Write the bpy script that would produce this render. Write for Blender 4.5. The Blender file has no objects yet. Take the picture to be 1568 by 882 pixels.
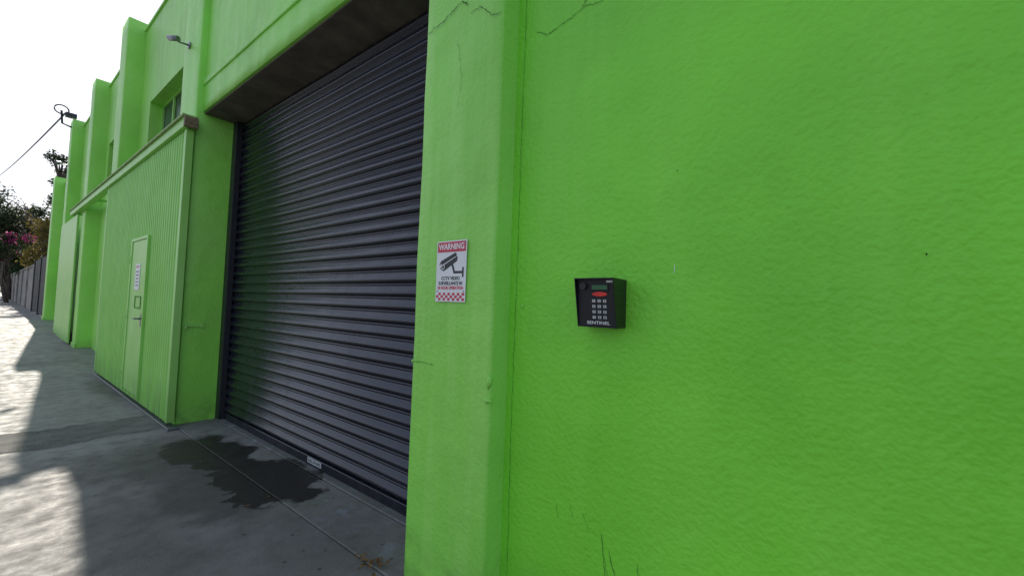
import bpy, bmesh, math, random
from mathutils import Matrix, Vector, noise
random.seed(7)
scene=bpy.context.scene
COL=scene.collection

# ---------------------------------------------------------------- helpers
def empty(name,loc=(0,0,0)):
    o=bpy.data.objects.new(name,None); COL.objects.link(o); o.location=loc; o.empty_display_size=.2
    return o
def add(name,me,mat=None,parent=None,smooth=False):
    o=bpy.data.objects.new(name,me); COL.objects.link(o)
    if mat:
        if isinstance(mat,(list,tuple)):
            for m in mat: me.materials.append(m)
        else: me.materials.append(mat)
    if parent: o.parent=parent
    if smooth:
        for p in me.polygons: p.use_smooth=True
    return o
def from_bm(name,bm,mat=None,parent=None,smooth=False):
    me=bpy.data.meshes.new(name); bm.normal_update(); bm.to_mesh(me); bm.free()
    return add(name,me,mat,parent,smooth)
def bm_box(bm,x0,x1,y0,y1,z0,z1,mi=0):
    v=[bm.verts.new((x,y,z)) for x in (x0,x1) for y in (y0,y1) for z in (z0,z1)]
    fs=[(0,1,3,2),(4,6,7,5),(0,4,5,1),(2,3,7,6),(0,2,6,4),(1,5,7,3)]
    out=[]
    for f in fs:
        fc=bm.faces.new([v[i] for i in f]); fc.material_index=mi; out.append(fc)
    return v
def box(name,x0,x1,y0,y1,z0,z1,mat,parent=None,bev=0,seg=2):
    bm=bmesh.new(); bm_box(bm,x0,x1,y0,y1,z0,z1)
    bmesh.ops.recalc_face_normals(bm,faces=bm.faces)
    o=from_bm(name,bm,mat,parent)
    if bev:
        m=o.modifiers.new('b','BEVEL'); m.width=bev; m.segments=seg; m.limit_method='ANGLE'
    return o
def tube(bm,pts,rads,n=8,mi=0,cap=True):
    rings=[]
    for i,p in enumerate(pts):
        p=Vector(p)
        if i==0: t=Vector(pts[1])-p
        elif i==len(pts)-1: t=p-Vector(pts[i-1])
        else: t=Vector(pts[i+1])-Vector(pts[i-1])
        t.normalize()
        a=t.cross(Vector((0,0,1)) if abs(t.z)<.9 else Vector((1,0,0))).normalized(); b=t.cross(a)
        r=rads[i] if isinstance(rads,(list,tuple)) else rads
        rings.append([bm.verts.new(p+(a*math.cos(2*math.pi*k/n)+b*math.sin(2*math.pi*k/n))*r) for k in range(n)])
    for i in range(len(rings)-1):
        for k in range(n):
            f=bm.faces.new((rings[i][k],rings[i][(k+1)%n],rings[i+1][(k+1)%n],rings[i+1][k])); f.material_index=mi; f.smooth=True
    if cap:
        for r in (rings[0],rings[-1]):
            f=bm.faces.new(r); f.material_index=mi
def cyl(name,p0,p1,r,mat,parent=None,n=16):
    bm=bmesh.new(); tube(bm,[p0,p1],r,n)
    bmesh.ops.recalc_face_normals(bm,faces=bm.faces)
    return from_bm(name,bm,mat,parent)

# ---------------------------------------------------------------- materials
class N:
    def __init__(s,name):
        s.m=bpy.data.materials.new(name); s.m.use_nodes=True; s.t=s.m.node_tree; s.n=s.t.nodes; s.l=s.t.links
        s.b=s.n['Principled BSDF']; s.tc=s.n.new('ShaderNodeTexCoord')
        s.co=s.tc.outputs['Object']
    def noise(s,scale,detail=4,rough=.55,vec=None,dist=0):
        t=s.n.new('ShaderNodeTexNoise'); t.inputs['Scale'].default_value=scale; t.inputs['Detail'].default_value=detail
        t.inputs['Roughness'].default_value=rough; t.inputs['Distortion'].default_value=dist
        s.l.new(vec or s.co,t.inputs['Vector']); return t.outputs['Fac']
    def mapv(s,scale):
        m=s.n.new('ShaderNodeMapping'); m.inputs['Scale'].default_value=scale; s.l.new(s.co,m.inputs['Vector']); return m.outputs[0]
    def ramp(s,fac,stops):
        r=s.n.new('ShaderNodeValToRGB'); e=r.color_ramp.elements
        e[0].position,e[0].color=stops[0][0],(*stops[0][1],1); e[1].position,e[1].color=stops[1][0],(*stops[1][1],1)
        for p,c in stops[2:]:
            x=e.new(p); x.color=(*c,1)
        s.l.new(fac,r.inputs[0]); return r.outputs[0]
    def val(s,fac,a,b,c=0,d=1):
        r=s.n.new('ShaderNodeMapRange'); r.inputs[1].default_value=a; r.inputs[2].default_value=b; r.inputs[3].default_value=c; r.inputs[4].default_value=d
        s.l.new(fac,r.inputs[0]); return r.outputs[0]
    def mix(s,fac,a,b,mode='MIX'):
        m=s.n.new('ShaderNodeMix'); m.data_type='RGBA'; m.blend_type=mode
        for i,v in ((0,fac),(6,a),(7,b)):
            if isinstance(v,(int,float)): m.inputs[i].default_value=v
            elif isinstance(v,tuple): m.inputs[i].default_value=(*v,1)
            else: s.l.new(v,m.inputs[i])
        return m.outputs[2]
    def math(s,op,a,b=0,c=0):
        m=s.n.new('ShaderNodeMath'); m.operation=op
        for i,v in enumerate((a,b,c)):
            if isinstance(v,(int,float)): m.inputs[i].default_value=v
            else: s.l.new(v,m.inputs[i])
        return m.outputs[0]
    def sep(s):
        x=s.n.new('ShaderNodeSeparateXYZ'); s.l.new(s.co,x.inputs[0]); return x.outputs
    def bump(s,h,strength,dist,prev=None):
        b=s.n.new('ShaderNodeBump'); b.inputs['Strength'].default_value=strength; b.inputs['Distance'].default_value=dist
        s.l.new(h,b.inputs['Height'])
        if prev: s.l.new(prev,b.inputs['Normal'])
        return b.outputs[0]
    def out(s,color=None,rough=None,normal=None,metal=0,spec=.5):
        for k,v in (('Base Color',color),('Roughness',rough),('Normal',normal)):
            if v is None: continue
            i=s.b.inputs[k]
            if isinstance(v,tuple): i.default_value=(*v,1)
            elif isinstance(v,(int,float)): i.default_value=v
            else: s.l.new(v,i)
        s.b.inputs['Metallic'].default_value=metal
        s.b.inputs['Specular IOR Level'].default_value=spec
        return s.m
def simple(name,c,rough=.5,metal=0,var=.15,scale=20,spec=.5,bump=0):
    k=N(name); n=k.noise(scale,3)
    d=tuple(x*(1-var) for x in c); u=tuple(min(1,x*(1+var)) for x in c)
    col=k.ramp(n,[(.3,d),(.7,u)])
    nm=k.bump(n,bump,.003) if bump else None
    return k.out(col,k.val(n,.2,.8,max(0,rough-.06),rough+.06),nm,metal,spec)

def green_stucco(name,base,fine=1.0,coarse=1.0,rough=.45,patch=.2):
    k=N(name)
    big=k.noise(1.1,3); med=k.noise(7,3); streak=k.noise(1,3,.6,k.mapv((1,9,.6)))
    c=k.ramp(big,[(.3,tuple(x*.86 for x in base)),(.7,tuple(min(1,x*1.09) for x in base))])
    c=k.mix(k.val(streak,.42,.75,0,patch*1.4),c,(min(1,base[0]*1.45),min(1,base[1]*1.08),base[2]*2.0))
    c=k.mix(k.val(med,.58,.8,0,.2),c,tuple(x*.7 for x in base))
    z=k.sep()[2]
    low=k.math('MULTIPLY',k.val(z,.0,.35,1,0),k.val(med,.35,.65,0,1))
    c=k.mix(k.math('MULTIPLY',low,.5),c,(.06,.10,.035))
    n1=k.noise(46,1,.5); n2=k.noise(105,1,.5); n3=k.noise(5,1)
    h=k.math('ADD',k.val(n1,.33,.70,0,1),k.math('MULTIPLY',n2,.45))
    nm=k.bump(n3,.3,.03*coarse); nm=k.bump(h,.6,.0028*fine,nm)
    return k.out(c,k.val(n1,.3,.7,rough-.06,rough+.08),nm,0,.45)
M_green=green_stucco('green_render',(.225,.74,.045))
M_greenp=green_stucco('green_render_pillar',(.30,.78,.10),.75,1.3,.42,.4)  # paler streaks are paint; lighter base puts flare and vignette brightness into the colour
M_greenf=green_stucco('green_render_far',(.32,.75,.11),.7,1.2,.45,.4)
k=N('green_painted_steel'); n=k.noise(3,3); st=k.noise(1,3,.6,k.mapv((1,6,.5)))
c=k.ramp(n,[(.3,(.28,.64,.11)),(.7,(.34,.72,.15))]); c=k.mix(k.val(st,.45,.75,0,.4),c,(.44,.74,.28))
gs=k.math('MULTIPLY',k.val(k.sep()[2],.05,.5,1,0),k.val(st,.35,.65,0,.55)); c=k.mix(gs,c,(.12,.17,.06))
M_steel=k.out(c,.42,k.bump(k.noise(6,1),.15,.01),0,.5)
M_crack=simple('crack_dark',(.03,.06,.015),.9)
M_crackg=simple('crack_green',(.08,.30,.03),.8)
M_black=simple('black_powdercoat',(.006,.006,.011),.38,0,.2,60,.5,.15)
M_blackm=simple('black_plastic',(.010,.010,.015),.5,0,.2,60)
M_keys=simple('steel_keys',(.62,.63,.65),.35,.3,.1,90)
M_white=simple('white_paint',(.80,.79,.80),.4,0,.04,12)
M_red=simple('red_print',(.60,.03,.07),.45,0,.08,12)
M_ink=simple('black_print',(.03,.03,.035),.5)
M_lcd=simple('lcd_glass',(.06,.16,.08),.15)
M_redo=simple('red_badge',(.75,.03,.02),.4)
M_bronze=simple('rusty_steel',(.20,.14,.08),.6,.2,.4,30)
M_cap=simple('faded_green_capping',(.30,.42,.14),.6,.0,.3,14)
M_grey=simple('grey_steel',(.22,.23,.24),.4,.7,.2,30)
M_dfr=simple('dark_guide_steel',(.022,.022,.03),.45,.2,.2,25)
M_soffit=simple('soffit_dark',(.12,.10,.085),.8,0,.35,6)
M_glass=simple('dusty_window_glass',(.06,.075,.08),.15,0,.3,4)
M_wframe=simple('brown_window_frame',(.22,.08,.05),.5)
# roller door
k=N('roller_door_steel'); n=k.noise(2.5,3); s=k.noise(1,4,.65,k.mapv((1,5,.7)))
c=k.ramp(n,[(.3,(.008,.008,.015)),(.7,(.014,.014,.024))])
z=k.sep()[2]
dust=k.math('MULTIPLY',k.val(z,0,.6,1,.08),k.val(s,.42,.72,0,1))
c=k.mix(k.math('MULTIPLY',dust,.2),c,(.11,.10,.09))
M_door=k.out(c,k.val(s,.3,.7,.19,.33),k.bump(k.noise(5,1),.15,.012),0,.62)
M_door.node_tree.nodes['Principled BSDF'].inputs['Specular Tint'].default_value=(.80,.83,1,1)
# concrete
def concrete(name,stains=False,base=(.285,.27,.25)):
    k=N(name); big=k.noise(1.1,5,.65); med=k.noise(7,5,.65); fine=k.noise(120,2,.6)
    c=k.ramp(big,[(.28,tuple(x*.55 for x in base)),(.5,base),(.75,tuple(x*1.25 for x in base))])
    c=k.mix(k.val(med,.46,.74,0,.65),c,tuple(x*q for x,q in zip(base,(.52,.49,.45))))
    c=k.mix(k.val(fine,.35,.75,0,.45),c,tuple(x*.5 for x in base))
    v=k.n.new('ShaderNodeTexVoronoi'); v.inputs['Scale'].default_value=9; k.l.new(k.co,v.inputs['Vector'])
    spots=k.math('MULTIPLY',k.math('LESS_THAN',v.outputs['Distance'],.10),k.math('GREATER_THAN',big,.5))
    c=k.mix(k.math('MULTIPLY',spots,.7),c,(.05,.05,.047))
    rough=k.val(med,.3,.7,.55,.85)
    h=k.math('ADD',k.math('MULTIPLY',med,.5),k.math('MULTIPLY',fine,.35))
    if stains:
        X,Y,Z=k.sep()
        al=k.math('MULTIPLY',k.val(X,1.0,1.4,0,1),k.val(big,.48,.62,0,.4))
        c=k.mix(al,c,(.10,.14,.065))
        pp=k.math('MULTIPLY',k.val(k.noise(5,4,.7),.56,.66,0,.5),k.val(X,1.25,1.5,0,1))
        c=k.mix(pp,c,(.36,.40,.44))
        wob=k.math('MULTIPLY',k.math('SUBTRACT',k.noise(3.2,4,.6),.5),1.7)
        tot=None
        for cx,cy,rx,ry,edge in ((1.42,3.36,.33,.50,.14),(1.32,4.30,.27,.66,.2),(.98,4.5,.5,.55,.9),(1.1,3.7,.38,.95,.8),(1.28,8.2,.26,.95,.7),(.62,3.0,.34,1.2,1.3),(1.15,2.3,.4,.5,1.3)):
            dx=k.math('DIVIDE',k.math('SUBTRACT',X,cx),rx); dy=k.math('DIVIDE',k.math('SUBTRACT',Y,cy),ry)
            d=k.math('SQRT',k.math('ADD',k.math('MULTIPLY',dx,dx),k.math('MULTIPLY',dy,dy)))
            d=k.math('ADD',d,wob)
            m=k.val(d,1-edge*.5,1+edge*.5,1 if edge<.5 else .66 if edge<1 else .36,0)
            tot=m if tot is None else k.math('MAXIMUM',tot,m)
        c=k.mix(k.math('MULTIPLY',tot,.95),c,(.020,.017,.014))
        rough=k.math('SUBTRACT',rough,k.math('MULTIPLY',tot,.2))
    nm=k.bump(h,.7,.008)
    return k.out(c,rough,nm,0,.35)
M_conc=concrete('pavement_concrete',True)
M_conc2=concrete('threshold_concrete',True,(.21,.205,.20))
M_kerb=concrete('kerb_concrete',False,(.30,.29,.27))
k=N('asphalt'); n=k.noise(110,2); b=k.noise(4,4)
c=k.ramp(n,[(.35,(.065,.062,.058)),(.7,(.22,.21,.19))]); c=k.mix(k.val(b,.42,.62,0,.8),c,(.22,.21,.19))
M_asph=k.out(c,.85,k.bump(n,.9,.009),0,.35)
k=N('ground_soil'); n=k.noise(.6,4); c=k.ramp(n,[(.35,(.09,.075,.05)),(.65,(.06,.09,.03))]); M_soil=k.out(c,.95)

# ---------------------------------------------------------------- ground
def gz(y):
    pts=[(-1e4,0),(9.5,0),(13.5,.17),(21,.42),(48,.62),(150,.9),(1e4,.9)]
    for (a,za),(b,zb) in zip(pts,pts[1:]):
        if y<=b: return za+(zb-za)*(y-a)/(b-a)
    return .9
def sheet(name,xs,ys,dz,mat,parent=None):
    bm=bmesh.new(); g=[[bm.verts.new((x,y,gz(y)+dz)) for y in ys] for x in xs]
    for i in range(len(xs)-1):
        for j in range(len(ys)-1): bm.faces.new((g[i][j],g[i+1][j],g[i+1][j+1],g[i][j+1]))
    return from_bm(name,bm,mat,parent)
YS=[-600,-100,-20,0,9.5,13.5,21,30,48,80,150,300,900]
sheet('ground',[-600,-100,-20,0,20,100,600],YS,-.16,M_soil)
sheet('road',[-11,-2.55],YS,-.145,M_asph)
bm=bmesh.new()
def slab(bm,x0,x1,y0,y1,top=0,g=.004,mi=0,th=.12):
    v=bm_box(bm,x0+g,x1-g,y0+g,y1-g,0,0,mi)
    for i,q in enumerate(v):
        q.co.z=gz(q.co.y)+(top if i%2 else top-th)
joints=[-6,-3,.6,5.52]
for a,b in zip(joints,joints[1:]):
    slab(bm,-2.3,-.75,a,b); slab(bm,-.75,1.335,a,b,g=.003)
for a,b in ((-6,-3),(-3,-.1),(-.1,1.14)): slab(bm,1.335,1.6,a,b,g=.003)
for a,b in ((1.14,5.52),): slab(bm,1.335,1.69,a,b,top=.004,g=.003)
y=6.12
while y<60:
    ny=y+(1.75 if y<20 else 3.5); 
    for bp in (9.5,13.5,21,48):
        if y<bp-.01<ny and abs(ny-bp)<1.8: ny=bp
    slab(bm,-2.3,-.75,y,ny); slab(bm,-.75,1.9,y,ny); y=ny
bmesh.ops.recalc_face_normals(bm,faces=bm.faces)
side=from_bm('sidewalk',bm,M_conc)
mm=side.modifiers.new('b','BEVEL'); mm.width=.005; mm.segments=2; mm.limit_method='ANGLE'
bm=bmesh.new(); A_=[];B_=[];C_=[];D_=[]
for i in range(141):
    x=-2.3+4.2*i/140
    e0=5.46+.10*noise.noise(Vector((x*3,1,0)))+.05*noise.noise(Vector((x*14,1,0))); e1=6.20+.12*noise.noise(Vector((x*2.5,5,0)))+.06*noise.noise(Vector((x*13,7,0)))
    A_.append(bm.verts.new((x,e0,.0005))); B_.append(bm.verts.new((x,e0+.04,.006))); C_.append(bm.verts.new((x,e1-.04,.006))); D_.append(bm.verts.new((x,e1,.0005)))
for i in range(140):
    for P_,Q_ in ((A_,B_),(B_,C_),(C_,D_)): bm.faces.new((P_[i],P_[i+1],Q_[i+1],Q_[i]))
bmesh.ops.recalc_face_normals(bm,faces=bm.faces)
from_bm('asphalt_strip',bm,M_asph,side)
box('strip_base',-2.3,1.9,5.523,6.117,-.1,-.002,M_asph,side)
box('door_threshold',1.693,2.3,1.2,5.52,-.1,.014,M_conc2,side,.006)
bm=bmesh.new()
y=-20
while y<100:
    slab(bm,-2.47,-2.3,y,y+2,top=.0,g=.003,th=.2); slab(bm,-2.75,-2.47,y,y+2,top=-.135,g=.003,th=.1); y+=2
bmesh.ops.recalc_face_normals(bm,faces=bm.faces)
kb=from_bm('kerb',bm,M_kerb); mm=kb.modifiers.new('b','BEVEL'); mm.width=.015; mm.segments=2; mm.limit_method='ANGLE'
sheet('footpath',[-2.3,1.9],[60,80,150,300],-.005,M_kerb)

# ---------------------------------------------------------------- warehouse
W=empty('warehouse_building')
def rough_block(name,x0,x1,y0,y1,z0,z1,mat,r=.014,amp=.0025,step=.12,parent=W,seed=0):
    prof=[]
    for (cx,cy,a0) in ((x0+r,y0+r,180),(x1-r,y0+r,270),(x1-r,y1-r,0),(x0+r,y1-r,90)):
        for i in range(4):
            a=math.radians(a0+i*30); prof.append((cx+r*math.cos(a),cy+r*math.sin(a)))
    full=[]
    for i in range(len(prof)):
        a=prof[i]; b=prof[(i+1)%len(prof)]; L=math.dist(a,b); n=max(1,int(L/.12)) if L<3 else int(L/.3)
        for j in range(n): full.append((a[0]+(b[0]-a[0])*j/n,a[1]+(b[1]-a[1])*j/n))
    nz=max(2,int((z1-z0)/step)); bm=bmesh.new(); rings=[]
    cxm=(x0+x1)/2; cym=(y0+y1)/2
    for kz in range(nz+1):
        z=z0+(z1-z0)*kz/nz; ring=[]
        for (x,y) in full:
            d=noise.noise(Vector((x*2.2+seed,y*2.2,z*2.2)))*amp+noise.noise(Vector((x*9,y*9+seed,z*9)))*amp*.4
            sx=-1 if x<cxm else 1; sy=-1 if y<cym else 1
            nx= sx if abs(x-x0)<r+.001 or abs(x-x1)<r+.001 else 0
            ny= sy if abs(y-y0)<r+.001 or abs(y-y1)<r+.001 else 0
            ring.append(bm.verts.new((x+nx*d,y+ny*d,z)))
        rings.append(ring)
    n=len(full)
    for a,b in zip(rings,rings[1:]):
        for i in range(n):
            f=bm.faces.new((a[i],a[(i+1)%n],b[(i+1)%n],b[i])); f.smooth=True
    bm.faces.new(rings[-1]); bm.faces.new(list(reversed(rings[0])))
    return from_bm(name,bm,mat,parent)
def wall(name,x0,x1,ys,zs,opens,mat,parent=W):
    ys=sorted(set([ys[0],ys[1]]+[v for o in opens for v in o[:2]])); zs=sorted(set([zs[0],zs[1]]+[v for o in opens for v in o[2:]]))
    def isopen(i,j):
        if i<0 or j<0 or i>=len(ys)-1 or j>=len(zs)-1: return True
        cy=(ys[i]+ys[i+1])/2; cz=(zs[j]+zs[j+1])/2
        return any(o[0]<cy<o[1] and o[2]<cz<o[3] for o in opens)
    bm=bmesh.new(); V={}
    def v(x,i,j):
        kk=(x,i,j)
        if kk not in V: V[kk]=bm.verts.new((x,ys[i],zs[j]))
        return V[kk]
    for i in range(len(ys)-1):
        for j in range(len(zs)-1):
            if isopen(i,j): continue
            bm.faces.new((v(x0,i,j),v(x0,i,j+1),v(x0,i+1,j+1),v(x0,i+1,j)))
            bm.faces.new((v(x1,i,j),v(x1,i+1,j),v(x1,i+1,j+1),v(x1,i,j+1)))
            for di,dj,a,b in ((-1,0,(i,j),(i,j+1)),(1,0,(i+1,j),(i+1,j+1)),(0,-1,(i,j),(i+1,j)),(0,1,(i,j+1),(i+1,j+1))):
                if isopen(i+di,j+dj): bm.faces.new((v(x0,*a),v(x0,*b),v(x1,*b),v(x1,*a)))
    bmesh.ops.recalc_face_normals(bm,faces=bm.faces)
    return from_bm(name,bm,mat,parent)
def window(name,x,y0,y1,z0,z1,nm,frame,parent=W):
    bm=bmesh.new()
    bm_box(bm,x+.02,x+.03,y0,y1,z0,z1,1)
    t=.04
    bm_box(bm,x-.01,x+.018,y0,y1,z1-t,z1); bm_box(bm,x-.01,x+.018,y0,y1,z0,z0+t)
    for i in range(nm+1):
        yy=y0+(y1-y0-t)*i/nm; bm_box(bm,x-.012,x+.016,yy,yy+t,z0+t,z1-t)
    bmesh.ops.recalc_face_normals(bm,faces=bm.faces)
    return from_bm(name,bm,[frame,M_glass],parent)

TOP=6.1
wall('front_wall_right',1.48,1.75,(-7,1.5),(-.15,TOP),[],M_green)
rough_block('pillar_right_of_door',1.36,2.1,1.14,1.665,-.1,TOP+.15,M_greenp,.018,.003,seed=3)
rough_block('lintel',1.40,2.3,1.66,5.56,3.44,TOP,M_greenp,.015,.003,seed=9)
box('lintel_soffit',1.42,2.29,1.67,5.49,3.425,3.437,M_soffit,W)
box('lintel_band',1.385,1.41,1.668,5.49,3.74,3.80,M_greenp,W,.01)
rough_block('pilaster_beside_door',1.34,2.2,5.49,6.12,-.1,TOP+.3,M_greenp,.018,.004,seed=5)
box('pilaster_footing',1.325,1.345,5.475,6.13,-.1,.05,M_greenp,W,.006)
wall('front_wall_bay_a',1.57,1.85,(6.1,9.75),(-.1,TOP),[(7.0,9.0,3.7,4.62)],M_greenf)
window('window_a',1.74,7.0,9.0,3.7,4.62,3,M_steel)
wall('front_wall_bay_b',1.57,1.85,(10.2,13.05),(-.1,TOP),[(10.9,12.6,3.75,4.68)],M_greenf)
window('window_b',1.74,10.9,12.6,3.75,4.68,3,M_wframe)
wall('front_wall_bay_c',1.57,1.85,(13.45,16.75),(-.1,TOP),[(14.2,15.8,3.8,4.72),(14.6,15.5,1.2,2.05)],M_greenf)
window('window_c',1.74,14.2,15.8,3.8,4.72,2,M_wframe)
window('window_c_low',1.74,14.6,15.5,1.2,2.05,1,M_steel)
wall('front_wall_bay_d',1.57,1.85,(17.15,20.45),(-.1,5.0),[(18.0,19.4,1.5,2.75),(18.0,19.4,3.6,4.3)],M_greenf)
window('window_d',1.72,18.0,19.4,1.5,2.75,2,M_wframe)
window('window_d_high',1.72,18.0,19.4,3.6,4.3,2,M_steel)
for i,(a,b,h) in enumerate([(9.7,10.25,TOP+.16),(13.0,13.5,TOP+.1),(16.72,17.22,TOP+.12),(20.4,20.95,5.2)]):
    rough_block('pilaster_%d'%(i+1),1.33,1.9,a,b,-.1,h,M_greenf,.018,.005,.25,seed=20+i)
    box('plinth_%d'%(i+1),1.315,1.34,a-.015,b+.015,gz(a)-.2,gz(a)+.10,M_greenf,W,.008)
for i,(a,b,z) in enumerate([(6.13,9.69,TOP),(10.26,12.99,TOP),(13.51,16.71,TOP),(17.23,20.39,5.0)]):
    box('coping_%d'%(i+1),1.545,1.875,a,b,z+.001,z+.05,M_greenf,W,.008)
box('side_wall_far',1.86,16,20.55,20.85,-.1,5.0,M_greenf,W)
box('side_wall_near',1.76,16,-7,-6.7,-.1,TOP,M_greenf,W)
box('roof',1.87,16,-6.69,20.54,4.7,4.8,M_grey,W)
box('rear_wall',16.01,16.2,-7,20.85,-.1,4.9,M_greenf,W)

# roller door curtain
prof=[]
p=.096; z=.09
sh=((0,.004),(.006,.012),(.014,.020),(.024,.024),(.034,.0225),(.050,.014),(.066,.006),(.074,.0),(.080,.0),(.084,.007),(.089,.007),(.092,.0))
while z<3.75:
    for dz,dx in sh: prof.append((1.775-dx,z+dz))
    z+=p
bm=bmesh.new(); cols=[]
ysd=[1.62+(5.44-1.62)*i/24 for i in range(25)]
for yy in ysd:
    cols.append([bm.verts.new((x+.005*noise.noise(Vector((yy*1.3,zz*1.5,2))),yy,zz+.002*noise.noise(Vector((yy*.9,int(zz/p)*3.1,5))))) for x,zz in prof])
for a,b in zip(cols,cols[1:]):
    for i in range(len(prof)-1):
        f=bm.faces.new((a[i],a[i+1],b[i+1],b[i])); f.smooth=True
bmesh.ops.recalc_face_normals(bm,faces=bm.faces)
door=from_bm('roller_door',bm,M_door,W)
box('roller_door_bottom_rail',1.745,1.79,1.62,5.44,.022,.088,M_door,W,.006)
box('roller_door_seal',1.755,1.785,1.62,5.44,.012,.024,M_blackm,W)
bm=bmesh.new()
bm_box(bm,1.70,1.715,5.375,5.487,.016,3.42); bm_box(bm,1.716,1.83,5.462,5.487,.016,3.42); bm_box(bm,1.70,1.76,5.368,5.374,.016,3.42)
bm_box(bm,1.70,1.715,1.667,1.76,.016,3.42)
bmesh.ops.recalc_face_normals(bm,faces=bm.faces)
g=from_bm('roller_door_guides',bm,M_dfr,W)
mm=g.modifiers.new('b','BEVEL'); mm.width=.003; mm.segments=2
box('interior_backing',1.9,1.95,1.6,5.49,0,3.43,M_soffit,W)

def text(name,s,x,y,z,size,mat,parent,align='CENTER',extr=.0003,off=0,sx=1):
    cu=bpy.data.curves.new(name,'FONT'); cu.body=s; cu.size=size; cu.align_x=align; cu.align_y='CENTER'; cu.extrude=extr; cu.offset=off; cu.resolution_u=3
    o=bpy.data.objects.new(name+'_t',cu); COL.objects.link(o)
    bpy.context.view_layer.update()
    dg=bpy.context.evaluated_depsgraph_get(); me=bpy.data.meshes.new_from_object(o.evaluated_get(dg))
    bpy.data.objects.remove(o)
    me.transform(Matrix(((0,0,-1,x),(-sx,0,0,0),(0,1,0,z),(0,0,0,1))))
    me.transform(Matrix.Translation((0,y,0)))
    me.materials.clear()
    return add(name,me,mat,parent)
box('door_label',1.741,1.745,3.20,3.42,.038,.080,M_keys,W)
text('door_label_text','ROLL DOORS',1.7405,3.31,.058,.031,M_ink,W,off=.0006)

def crack(name,pts,x,w,mat,seg=14,jit=.006):
    bm=bmesh.new(); P=[]
    for (a,b) in zip(pts,pts[1:]):
        for i in range(seg):
            t=i/seg; P.append(Vector((a[0]+(b[0]-a[0])*t,a[1]+(b[1]-a[1])*t)))
    P.append(Vector(pts[-1])); pr=None
    for i,q in enumerate(P):
        if 0<i<len(P)-1: q=q+Vector((random.uniform(-jit,jit),random.uniform(-jit,jit)))
        t=(P[min(i+1,len(P)-1)]-P[max(i-1,0)]).normalized(); nrm=Vector((-t.y,t.x))
        ww=w*random.uniform(.35,1)*(.3 if i in(0,len(P)-1) else 1)/2
        a=bm.verts.new((x,(q+nrm*ww).x,(q+nrm*ww).y)); b=bm.verts.new((x,(q-nrm*ww).x,(q-nrm*ww).y))
        if pr: bm.faces.new((pr[0],pr[1],b,a))
        pr=(a,b)
    return from_bm(name,bm,mat,W)
crack('crack_a',[(1.655,2.81),(1.52,2.835),(1.40,2.88),(1.36,2.85)],1.3535,.006,M_crack)
crack('crack_a2',[(1.34,2.80),(1.27,2.80),(1.20,2.73),(1.145,2.72)],1.3535,.004,M_crack)
crack('crack_b',[(1.04,2.66),(.98,2.62),(.88,2.64),(.80,2.67),(.72,2.66),(.58,2.71)],1.4775,.004,M_crackg)
crack('crack_b2',[(.80,2.67),(.76,2.73),(.70,2.75),(.6,2.74)],1.4775,.004,M_crack)
crack('crack_corner',[(1.10,-.05),(1.105,.9),(1.10,1.6),(1.10,2.3),(1.095,3.0)],1.4775,.003,M_crackg,30,.002)
crack('crack_mid',[(1.66,1.10),(1.60,1.105),(1.52,1.10),(1.50,1.10)],1.3535,.005,M_crackg,8,.003)
crack('crack_p2',[(1.42,2.7),(1.38,2.5),(1.40,2.35)],1.3535,.0025,M_crackg)
for i,(y,z,l,dy) in enumerate([(.66,.55,.22,.03),(.63,.50,.14,.05),(.52,.49,.12,.02),(.50,.45,.15,.06),(.80,.62,.05,.02),(.86,.60,.06,.01),(.74,.60,.06,.03),(.655,.50,.17,.05)]):
    crack('scuff_%d'%i,[(y,z),(y-dy*.4,z-l*.5),(y-dy,z-l)],1.4775,.003 if i<4 else .002,M_crack if i<2 else M_crackg,6,.003)
crack('scratch_light',[(.408,1.565),(.409,1.53)],1.4775,.003,M_white,4,.001)
def blob(name,c,r,mat,parent=W,sub=2,amp=.35):
    bm=bmesh.new(); bmesh.ops.create_icosphere(bm,subdivisions=sub,radius=1)
    for v in bm.verts:
        d=1+amp*noise.noise(v.co*1.7+Vector(c)*9)
        v.co=Vector((v.co.x*r[0]*d+c[0],v.co.y*r[1]*d+c[1],v.co.z*r[2]*d+c[2]))
    return from_bm(name,bm,mat,parent,True)
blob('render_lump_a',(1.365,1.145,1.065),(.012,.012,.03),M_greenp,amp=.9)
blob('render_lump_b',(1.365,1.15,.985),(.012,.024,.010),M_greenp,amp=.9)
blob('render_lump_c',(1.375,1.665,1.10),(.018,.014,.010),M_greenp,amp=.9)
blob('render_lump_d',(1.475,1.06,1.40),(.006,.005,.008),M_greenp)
for i,(y,z) in enumerate([(.405,1.90),(-.22,1.57)]): blob('render_chip_%d'%i,(1.479,y,z),(.002,.0022,.003),M_crack,W,1)
bm=bmesh.new(); bm_box(bm,1.36,1.53,5.467,5.489,1.055,1.075); bm_box(bm,1.36,1.38,5.455,5.466,1.03,1.075); bm_box(bm,1.50,1.53,5.455,5.466,1.045,1.085)
bmesh.ops.recalc_face_normals(bm,faces=bm.faces); from_bm('latch_keeper',bm,M_steel,W)

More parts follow.
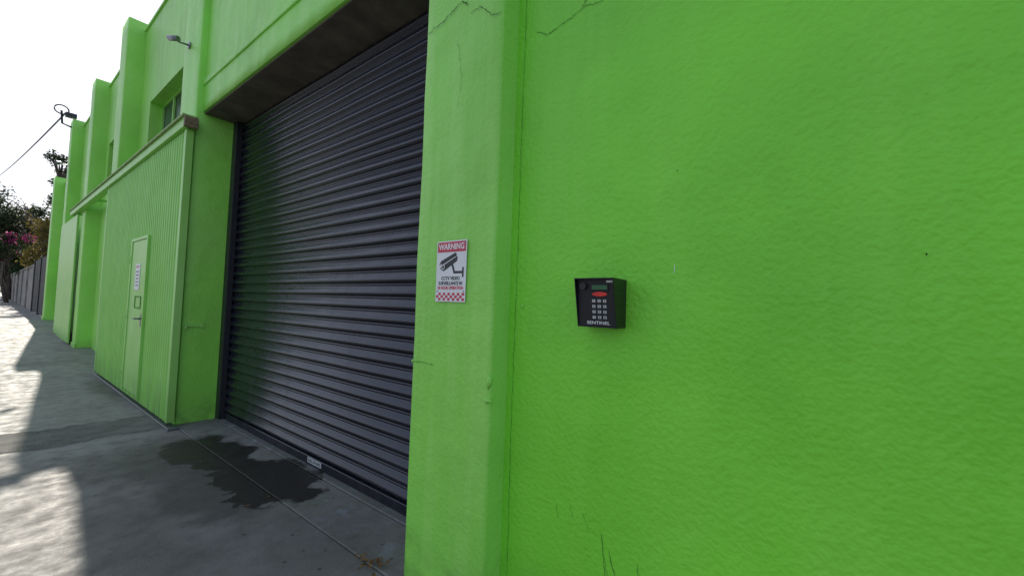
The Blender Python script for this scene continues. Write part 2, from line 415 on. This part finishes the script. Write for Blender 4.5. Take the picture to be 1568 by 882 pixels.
# ---------------------------------------------------------------- sliding gate
Gt=empty('sliding_gate')
bm=bmesh.new(); y=5.50; prev=None; ribs=[]
while y<9.80:
    for dy,dx in ((0,0),(.012,-.016),(.030,-.016),(.042,0),(.09,0)): ribs.append((1.275+dx,y+dy))
    y+=.092
for x,yy in ribs:
    a=bm.verts.new((x,yy,gz(yy)+.05)); b=bm.verts.new((x,yy,3.19))
    if prev: bm.faces.new((prev[0],a,b,prev[1]))
    prev=(a,b)
bmesh.ops.recalc_face_normals(bm,faces=bm.faces); from_bm('ribbed_sheet',bm,M_steel,Gt)
box('gate_end_frame',1.255,1.325,5.44,5.498,.05,3.19,M_steel,Gt,.004)
box('gate_mid_frame',1.257,1.31,9.80,9.87,.06,3.19,M_steel,Gt,.004)
box('gate_bottom_rail',1.285,1.325,5.50,9.80,.06,.16,M_steel,Gt,.004)
box('gate_bottom_track',1.24,1.33,5.3,9.9,.002,.022,M_grey,Gt,.004)
box('gate_back_sheet',1.29,1.30,5.50,9.80,.17,3.19,M_steel,Gt)
box('top_rail',1.225,1.335,5.40,14.4,3.20,3.30,M_steel,Gt,.006)
box('top_rail_capping',1.20,1.34,5.38,14.42,3.302,3.325,M_cap,Gt,.003)
box('top_rail_end_cap',1.215,1.338,5.355,5.40,3.19,3.30,M_bronze,Gt,.004)
for i,yy in enumerate((10.4,11.6,12.8,14.2)): box('rail_bracket_%d'%i,1.336,1.57,yy,yy+.05,3.22,3.27,M_steel,Gt)
box('fixed_panel',1.27,1.30,13.6,16.6,gz(14)+.02,3.16,M_steel,Gt,.004)
box('wicket_door',1.243,1.262,6.70,7.50,.12,2.09,M_steel,Gt,.004)
bm=bmesh.new(); bm_box(bm,1.232,1.262,6.655,6.697,.10,2.13); bm_box(bm,1.232,1.262,7.503,7.545,.10,2.13); bm_box(bm,1.232,1.262,6.698,7.502,2.093,2.13)
bmesh.ops.recalc_face_normals(bm,faces=bm.faces); from_bm('wicket_frame',bm,M_steel,Gt)
bm=bmesh.new()
for a,b,c,d_ in ((6.84,7.16,1.345,1.36),(6.84,7.16,1.20,1.215),(6.84,6.86,1.216,1.344),(7.14,7.16,1.216,1.344)): bm_box(bm,1.236,1.242,a,b,c,d_)
bmesh.ops.recalc_face_normals(bm,faces=bm.faces); from_bm('mail_slot',bm,M_crackg,Gt)
bm=bmesh.new(); bm_box(bm,1.236,1.242,6.74,6.79,.98,1.14); tube(bm,[(1.242,6.765,1.08),(1.19,6.765,1.08)],.011,10); tube(bm,[(1.19,6.755,1.08),(1.185,6.90,1.08)],[.011,.009],10)
bmesh.ops.recalc_face_normals(bm,faces=bm.faces); from_bm('lever_handle',bm,M_grey,Gt)
for i,zz in enumerate((.35,1.1,1.85)): cyl('hinge_%d'%i,(1.235,7.555,zz-.05),(1.235,7.555,zz+.05),.012,M_steel,Gt,8)

DS=empty('door_notice_sign')
box('plate',1.237,1.2425,6.98,7.22,1.44,1.78,M_white,DS,.001)
text('line_1','NOTICE',1.2365,7.10,1.74,.05,M_red,DS); 
for i in range(5): text('line_%d'%(i+2),'no parking any time'[:18-i],1.2365,7.10,1.68-i*.045,.024,M_ink,DS)

# ---------------------------------------------------------------- CCTV warning sign
S=empty('cctv_warning_sign')
y0,y1,z0,z1=1.298,1.498,1.408,1.700; yc=(y0+y1)/2
box('plate',1.3500,1.3530,y0,y1,z0,z1,M_white,S,.0008)
box('header_band',1.3492,1.3499,y0+.006,y1-.006,z1-.054,z1-.006,M_red,S)
text('header_text','WARNING',1.3489,yc,z1-.030,.040,M_white,S,off=.0011,sx=.88)
def poly(name,pts,x,mat,parent):
    bm=bmesh.new(); bm.faces.new([bm.verts.new((x,a,b)) for a,b in pts]); return from_bm(name,bm,mat,parent)
def sg(u,v): return (y1-u*.2,z1-v*.292)
poly('icon_body',[sg(.14,.46),sg(.20,.36),sg(.62,.22),sg(.72,.28),sg(.70,.34),sg(.26,.50)],1.3495,M_ink,S)
poly('icon_hood',[sg(.10,.40),sg(.16,.33),sg(.64,.20),sg(.70,.235),sg(.20,.37)],1.3490,M_ink,S)
poly('icon_gap',[sg(.19,.40),sg(.66,.26),sg(.67,.27),sg(.20,.415)],1.3487,M_white,S)
bm=bmesh.new(); 
cc=sg(.24,.43); bm.faces.new([bm.verts.new((1.3484,cc[0]+.011*math.cos(a*.3927),cc[1]+.013*math.sin(a*.3927))) for a in range(16)]); from_bm('icon_lens_ring',bm,M_white,S)
bm=bmesh.new(); bm.faces.new([bm.verts.new((1.3481,cc[0]+.007*math.cos(a*.3927),cc[1]+.009*math.sin(a*.3927))) for a in range(16)]); from_bm('icon_lens',bm,M_ink,S)
poly('icon_arm',[sg(.52,.40),sg(.58,.39),sg(.64,.50),sg(.88,.50),sg(.88,.54),sg(.60,.54)],1.3493,M_ink,S)
poly('icon_mount',[sg(.88,.44),sg(.93,.44),sg(.93,.60),sg(.88,.60)],1.3490,M_ink,S)
text('text_1','CCTV VIDEO',1.3494,yc,z1-.62*.292,.0225,M_ink,S,off=.0006,sx=.95)
text('text_2','SURVEILLANCE IN',1.3494,yc,z1-.70*.292,.0225,M_ink,S,off=.0006,sx=.88)
text('text_3','24 HOUR OPERATION',1.3494,yc,z1-.775*.292,.0215,M_red,S,off=.0006,sx=.80)
bm=bmesh.new()
for r in range(3):
    for c_ in range(12):
        if (r+c_)%2==0:
            a=y0+.006+c_*.188/12; b=z0+.006+r*.0125; bm_box(bm,1.3493,1.3499,a,a+.188/12-.0002,b,b+.0123)
bmesh.ops.recalc_face_normals(bm,faces=bm.faces); from_bm('check_pattern',bm,M_red,S)
for i,(a,b) in enumerate(((y0+.012,z1-.012),(y1-.012,z1-.012),(y0+.012,z0+.05),(y1-.012,z0+.05))): cyl('screw_%d'%i,(1.3475,a,b),(1.350,a,b),.003,M_grey,S,10)

# ---------------------------------------------------------------- intercom keypad
K=empty('intercom_keypad')
ya,yb=.582,.738; zb_,zt=1.330,1.512; t=.004
def prism(name,pts,ya,yb,mat,bev=.0015):
    bm=bmesh.new(); A=[bm.verts.new((x,ya,z)) for x,z in pts]; B=[bm.verts.new((x,yb,z)) for x,z in pts]; n=len(pts)
    bm.faces.new(A); bm.faces.new(list(reversed(B)))
    for i in range(n): bm.faces.new((A[i],B[i],B[(i+1)%n],A[(i+1)%n]))
    bmesh.ops.recalc_face_normals(bm,faces=bm.faces); o=from_bm(name,bm,mat,K)
    if bev:
        m=o.modifiers.new('b','BEVEL'); m.width=bev; m.segments=2
    return o
xt,xb=1.352,1.392
side_p=[(xt,zt),(1.479,zt),(1.479,zb_),(xb,zb_)]
prism('hood_side_right',side_p,ya,ya+t,M_black); prism('hood_side_left',side_p,yb-t,yb,M_black)
prism('hood_top',[(xt,zt-.0005),(1.479,zt-.0005),(1.479,zt-t),(xt,zt-t)],ya+t+.0002,yb-t-.0002,M_black,0)
prism('hood_bottom',[(xb,zb_+.0005),(1.479,zb_+.0005),(1.479,zb_+t),(xb,zb_+t)],ya+t+.0002,yb-t-.0002,M_black,0)
def fx(z): return 1.372+(zt-z)/(zt-zb_)*.024
prism('face_plate',[(fx(zt-t),zt-t-.0003),(1.47,zt-t-.0003),(1.47,zb_+t+.0003),(fx(zb_+t),zb_+t+.0003)],ya+t+.0003,yb-t-.0003,M_blackm,0)
def onface(name,u0,u1,v0,v1,mat,h=.002,bev=.0006):
    yL=yb-t-.002; yR=ya+t+.002
    a=yL-(yL-yR)*u0; b=yL-(yL-yR)*u1; zz0=zt-t-(zt-zb_-2*t)*v0; zz1=zt-t-(zt-zb_-2*t)*v1
    pts=[(fx(zz0)-h,zz0),(fx(zz0)+.003,zz0),(fx(zz1)+.003,zz1),(fx(zz1)-h,zz1)]
    return prism(name,pts,min(a,b),max(a,b),mat,bev)
onface('lcd_bezel',.36,.86,.10,.25,M_black,.0025); onface('lcd_screen',.40,.82,.125,.22,M_lcd,.003,0)
onface('label',.80,.97,.03,.07,M_keys,.001,0)
bm=bmesh.new(); cy=yb-t-.002-(yb-ya-2*t-.004)*.61; cz=zt-t-(zt-zb_-2*t)*.315
R1=[bm.verts.new((fx(cz)-.003,cy+.030*math.copysign(abs(math.cos(a*.2618))**1.2,math.cos(a*.2618)),cz+.0085*math.sin(a*.2618))) for a in range(24)]
bm.faces.new(R1); from_bm('red_badge',bm,M_redo,K)
for r in range(4):
    for c_ in range(3):
        u=.40+c_*.150; v=.43+r*.115
        onface('key_%d%d'%(r,c_),u,u+.085,v,v+.062,M_keys,.004,.001)
        yL=yb-t-.002; yy=yL-(yb-ya-2*t-.004)*(u+.0425); zz=zt-t-(zt-zb_-2*t)*(v+.032)
        text('keymark_%d%d'%(r,c_),'123456789*0#'[r*3+c_],fx(zz)-.0053,yy,zz,.010,M_ink,K,off=.0002)
zz=zt-t-(zt-zb_-2*t)*.925
text('face_text','SENTINEL',fx(zz)-.0006,(ya+yb)/2-.006,zz,.0165,M_white,K,off=.0001,sx=1.28)
cy=yb-t-.022; cz=zt-t-.030
cyl('camera_ring',(fx(cz)-.003,cy,cz),(fx(cz)+.002,cy,cz),.010,M_black,K,20); cyl('camera_lens',(fx(cz)-.0035,cy,cz),(fx(cz)-.0031,cy,cz),.006,M_glass,K,16)
cyl('camera_pod',(1.365,yb-.030,zt-.03),(1.38,yb-.030,zt-.03),.013,M_black,K,20)

# ---------------------------------------------------------------- bits near the roof line
def cctv(name,p,d,ln=.22,mat=M_white,r=.03):
    e=empty(name); p=Vector(p); d=Vector(d).normalized()
    cyl('wall_plate',(1.345,p.y,p.z),(1.325,p.y,p.z),.04,mat,e); 
    bm=bmesh.new(); tube(bm,[(1.33,p.y,p.z),(1.24,p.y,p.z-.01),tuple(p)],.010,8); bmesh.ops.recalc_face_normals(bm,faces=bm.faces); from_bm('arm',bm,mat,e)
    cyl('body',tuple(p-d*ln*.5),tuple(p+d*ln*.5),r,mat,e); cyl('lens',tuple(p+d*ln*.5),tuple(p+d*(ln*.5+.006)),r*.8,M_black,e)
    cyl('sunshield',tuple(p-d*ln*.45+Vector((0,0,.010))),tuple(p+d*ln*.6+Vector((0,0,.010))),r*1.1,mat,e)
    return e
cctv('security_camera',(1.19,5.9,4.32),(-.25,.9,.25),.17,M_grey,.024)
cctv('security_camera',(1.14,17.0,4.95),(-.3,-.9,-.3),.26,M_grey,.04)
F=empty('service_bracket')
bm=bmesh.new(); tube(bm,[(1.33,17.0,6.05),(1.15,17.0,6.1),(1.12,17.0,6.45)],.025,8)
pts=[(1.12+.14*math.cos(a),17.0+.05*math.sin(a),6.48+.14*math.sin(a)) for a in [i*math.pi/8 for i in range(17)]]
tube(bm,pts,.018,6,cap=False); bm_box(bm,1.2,1.42,16.95,17.1,6.32,6.44)
bmesh.ops.recalc_face_normals(bm,faces=bm.faces); from_bm('bracket',bm,M_dfr,F)
U=empty('utility_pole')
M_wood=simple('weathered_timber',(.16,.12,.09),.9,0,.3,8,bump=.5)
bm=bmesh.new(); tube(bm,[(-.35,66,0),(-.35,66,13)],[.19,.12],12); bm_box(bm,-1.4,.7,65.86,65.96,12.0,12.14)
bmesh.ops.recalc_face_normals(bm,faces=bm.faces); from_bm('pole',bm,M_wood,U)
bm=bmesh.new(); A=Vector((1.2,17.05,6.42)); B=Vector((.2,65.9,12.25)); pts=[]
for i in range(21):
    t_=i/20; q=A.lerp(B,t_); q.z-=.7*4*t_*(1-t_)*.35; pts.append(q)
tube(bm,pts,.023,6); from_bm('service_wire',bm,M_ink,U)

# ---------------------------------------------------------------- fences beyond the building
DF=empty('metal_fence'); M_df=simple('charcoal_fence',(.03,.03,.035),.6,.1,.2,8)
bm=bmesh.new(); y=21.0
while y<26.9:
    bm_box(bm,1.40,1.43,y,y+.115,gz(y)+.05,2.62+.0*y); bm_box(bm,1.425,1.44,y+.115,y+.15,gz(y)+.05,2.60); y+=.15
bmesh.ops.recalc_face_normals(bm,faces=bm.faces); from_bm('palings',bm,M_df,DF)
for i,yy in enumerate((21.0,23.9,26.85)): box('post_%d'%i,1.37,1.47,yy,yy+.1,.2,2.68,M_df,DF)
M_bw=simple('weathered_render',(.30,.27,.24),.85,0,.35,2.2,bump=.4)
wf=empty('rendered_boundary_wall')
box('wall',1.42,1.6,27.0,62,.2,2.42,M_bw,wf,.01); box('capping',1.38,1.64,27.0,62,2.425,2.50,M_bw,wf,.01)
for i in range(9): box('pier_%d'%i,1.36,1.419,27.0+i*4,27.4+i*4,.2,2.42,M_bw,wf,.01)

# ---------------------------------------------------------------- trees
def leafmat(name,a,b,tr=.25):
    k=N(name); n=k.noise(1.3,2); n2=k.noise(9,1)
    c=k.ramp(k.math('ADD',k.math('MULTIPLY',n,.5),k.math('MULTIPLY',n2,.5)),[(.35,a),(.65,b)])
    m=k.out(c,.55,None,0,.35)
    t=k.n.new('ShaderNodeBsdfTranslucent'); k.l.new(c,t.inputs[0]); mx=k.n.new('ShaderNodeMixShader'); mx.inputs[0].default_value=tr
    k.l.new(k.b.outputs[0],mx.inputs[1]); k.l.new(t.outputs[0],mx.inputs[2]); k.l.new(mx.outputs[0],k.n['Material Output'].inputs[0])
    return m
L_dark=leafmat('leaves_dark',(.022,.042,.014),(.06,.10,.03),.35)
L_yel=leafmat('leaves_olive',(.11,.085,.02),(.24,.18,.04),.5)
L_pink=leafmat('bracts_pink',(.5,.03,.2),(.7,.08,.35),.5)
L_gum=leafmat('leaves_gum',(.035,.05,.022),(.085,.10,.045),.35)
M_bark=simple('bark',(.13,.10,.08),.9,0,.35,6,bump=.6)
def leaves(bm,c,r,n,size,mi,flat=.8):
    for _ in range(n):
        d=Vector((random.gauss(0,1),random.gauss(0,1),random.gauss(0,1)*flat)); d=d.normalized()*r*random.random()**.45
        p=Vector(c)+d
        a=Vector((random.uniform(-1,1),random.uniform(-1,1),random.uniform(-1,.3))).normalized(); b=a.orthogonal().normalized()
        b=Matrix.Rotation(random.uniform(0,6.28),3,a)@b
        s=size*random.uniform(.5,1.3)
        f=bm.faces.new([bm.verts.new(p),bm.verts.new(p+a*s*.5+b*s*.28),bm.verts.new(p+a*s),bm.verts.new(p+a*s*.5-b*s*.28)]); f.material_index=mi
def tree(name,base,h,cr,cz,nl,leafm,size=.16,nb=14,per=160,bare=0,extra=None,clr=(.35,.75),pe=.4,topf=.62):
    e=empty(name,(0,0,0)); bm=bmesh.new(); bl=bmesh.new(); base=Vector(base)
    top=base+Vector((random.uniform(-.4,.4),random.uniform(-.4,.4),h*topf))
    mid=base.lerp(top,.5)+Vector((random.uniform(-.2,.2),0,0))
    tube(bm,[base-Vector((0,0,.2)),mid,top],[h*.028,h*.02,h*.013],9)
    for i in range(nb):
        s=base.lerp(top,random.uniform(.45,1) if topf<.7 else random.uniform(.8,1))
        ang=i*2.4+random.uniform(-.4,.4); rr=cr*random.uniform(.45,1)
        end=base+Vector((math.cos(ang)*rr,math.sin(ang)*rr,cz+random.uniform(-1,1)*(h-cz)))
        if end.z>base.z+h: end.z=base.z+h
        m=s.lerp(end,.5)+Vector((0,0,random.uniform(.05,.4)))
        tube(bm,[s,m,end],[h*.009,h*.005,.012],6)
        for j in range(5):
            q=m.lerp(end,random.random())+Vector([random.gauss(0,.35) for _ in range(3)])*cr*.35
            tube(bm,[m.lerp(end,random.uniform(.2,.8)),q],[.02,.006],4)
            if i>=bare:
                leaves(bl,q,cr*random.uniform(clr[0]*.5,clr[1]*.5),per//3,size,0)
        if i>=bare:
            leaves(bl,end,cr*random.uniform(clr[0]*.6,clr[1]*.6),per,size,0)
            if extra and random.random()<pe: leaves(bl,end,cr*.35,per,size,1)
    bmesh.ops.recalc_face_normals(bm,faces=bm.faces)
    from_bm('trunk_and_limbs',bm,M_bark,e); from_bm('crown',bl,[leafm]+([extra] if extra else []),e)
    return e
tree('gum_tree',(1.3,47,.6),7.8,2.0,5.8,0,L_gum,.20,18,150,0,L_dark)
tree('street_tree',(2.6,33,.5),5.6,1.5,3.9,0,L_yel,.14,16,150,0,L_dark,pe=.15)
tree('gum_tree',(3.6,40,.6),8.0,1.3,7.0,0,L_gum,.16,12,80,0,L_dark)
tree('bare_tree',(2.4,37,.5),6.6,1.7,5.2,0,L_yel,.1,16,20,12)
tree('bougainvillea_shrub',(1.05,39,.6),4.0,.9,3.0,0,L_dark,.13,16,120,0,L_pink,pe=.5)
tree('pepper_tree',(1.9,52,.6),5.2,2.2,3.4,0,L_dark,.22,18,170,0)
tree('tall_gum_tree',(3.05,42,.5),10.3,.8,9.2,0,L_gum,.20,13,26,0,L_dark,topf=.88)
bl=bmesh.new()
for i in range(60):
    x=random.uniform(-30,40); yy=random.uniform(95,125)
    leaves(bl,(x,yy,random.uniform(1.5,6)),random.uniform(2,3.2),130,.7,0)
from_bm('distant_trees',bl,L_dark)
bl=bmesh.new(); M_lit=simple('dry_leaf',(.20,.11,.04),.8,0,.5,30)
for i in range(22):
    y=1.90+random.gauss(0,.06); x=1.33+random.gauss(0,.03); a=random.uniform(0,6.28); s=random.uniform(.015,.032); zz=.008+random.uniform(0,.015)
    ux=Vector((math.cos(a),math.sin(a),random.uniform(-.3,.5)))*s; vy=Vector((-math.sin(a),math.cos(a),random.uniform(-.4,.4)))*s*.35; c=Vector((x,y,zz+.01))
    m1=bl.verts.new(c+ux); m2=bl.verts.new(c-ux); bl.faces.new([m2,bl.verts.new(c+vy+Vector((0,0,.006))),m1]); bl.faces.new([m2,m1,bl.verts.new(c-vy+Vector((0,0,.006)))])
for i in range(60):
    y=random.uniform(1.5,12); x=random.uniform(.2,1.3) if i%2 else random.uniform(1.2,1.33); a=random.uniform(0,6.28); s=random.uniform(.008,.02); c=Vector((x,y,gz(y)+.008))
    ux=Vector((math.cos(a),math.sin(a),0))*s; vy=Vector((-math.sin(a),math.cos(a),.2))*s*.4
    bl.faces.new([bl.verts.new(c+ux),bl.verts.new(c+vy),bl.verts.new(c-ux),bl.verts.new(c-vy)])
from_bm('leaf_litter',bl,M_lit)

# ---------------------------------------------------------------- light
sdir=Vector((.081,.885,.459)).normalized(); el=math.asin(sdir.z); az=math.atan2(sdir.x,sdir.y)
sl=bpy.data.lights.new('sun','SUN'); sl.energy=4.6; sl.angle=math.radians(.5); sl.color=(1,.92,.80)
so=bpy.data.objects.new('sun',sl); COL.objects.link(so); so.rotation_euler=sdir.to_track_quat('Z','Y').to_euler(); so.location=(0,0,20)
w=bpy.data.worlds.new('World'); scene.world=w; w.use_nodes=True; nt=w.node_tree
sk=nt.nodes.new('ShaderNodeTexSky'); sk.sky_type='NISHITA'; sk.sun_disc=False; sk.sun_elevation=el; sk.sun_rotation=az
sk.air_density=1.0; sk.dust_density=.8; sk.ozone_density=1.0; sk.altitude=50
gm=nt.nodes.new('ShaderNodeGamma'); gm.inputs[1].default_value=.38
sc=nt.nodes.new('ShaderNodeVectorMath'); sc.operation='MULTIPLY'; sc.inputs[1].default_value=(3.25,3.38,3.75)
nt.links.new(sk.outputs[0],gm.inputs[0]); nt.links.new(gm.outputs[0],sc.inputs[0])
nt.links.new(sc.outputs[0],nt.nodes['Background'].inputs[0]); nt.nodes['Background'].inputs[1].default_value=.13

# ---------------------------------------------------------------- camera
cam=bpy.data.cameras.new('camera'); co=bpy.data.objects.new('camera',cam); COL.objects.link(co)
cam.sensor_width=36; cam.lens=620/1568*36; cam.clip_start=.02; cam.clip_end=3000
th=math.atan(814/620)
R=(Matrix.Rotation(-th,3,'Z')@Matrix.Rotation(math.radians(92.5),3,'X')@Matrix.Rotation(0.034,3,'Z')).to_4x4()
co.matrix_world=Matrix.Translation((0,0,1.4))@R
scene.camera=co
scene.view_settings.view_transform='Standard'; scene.view_settings.look='None'; scene.view_settings.exposure=0
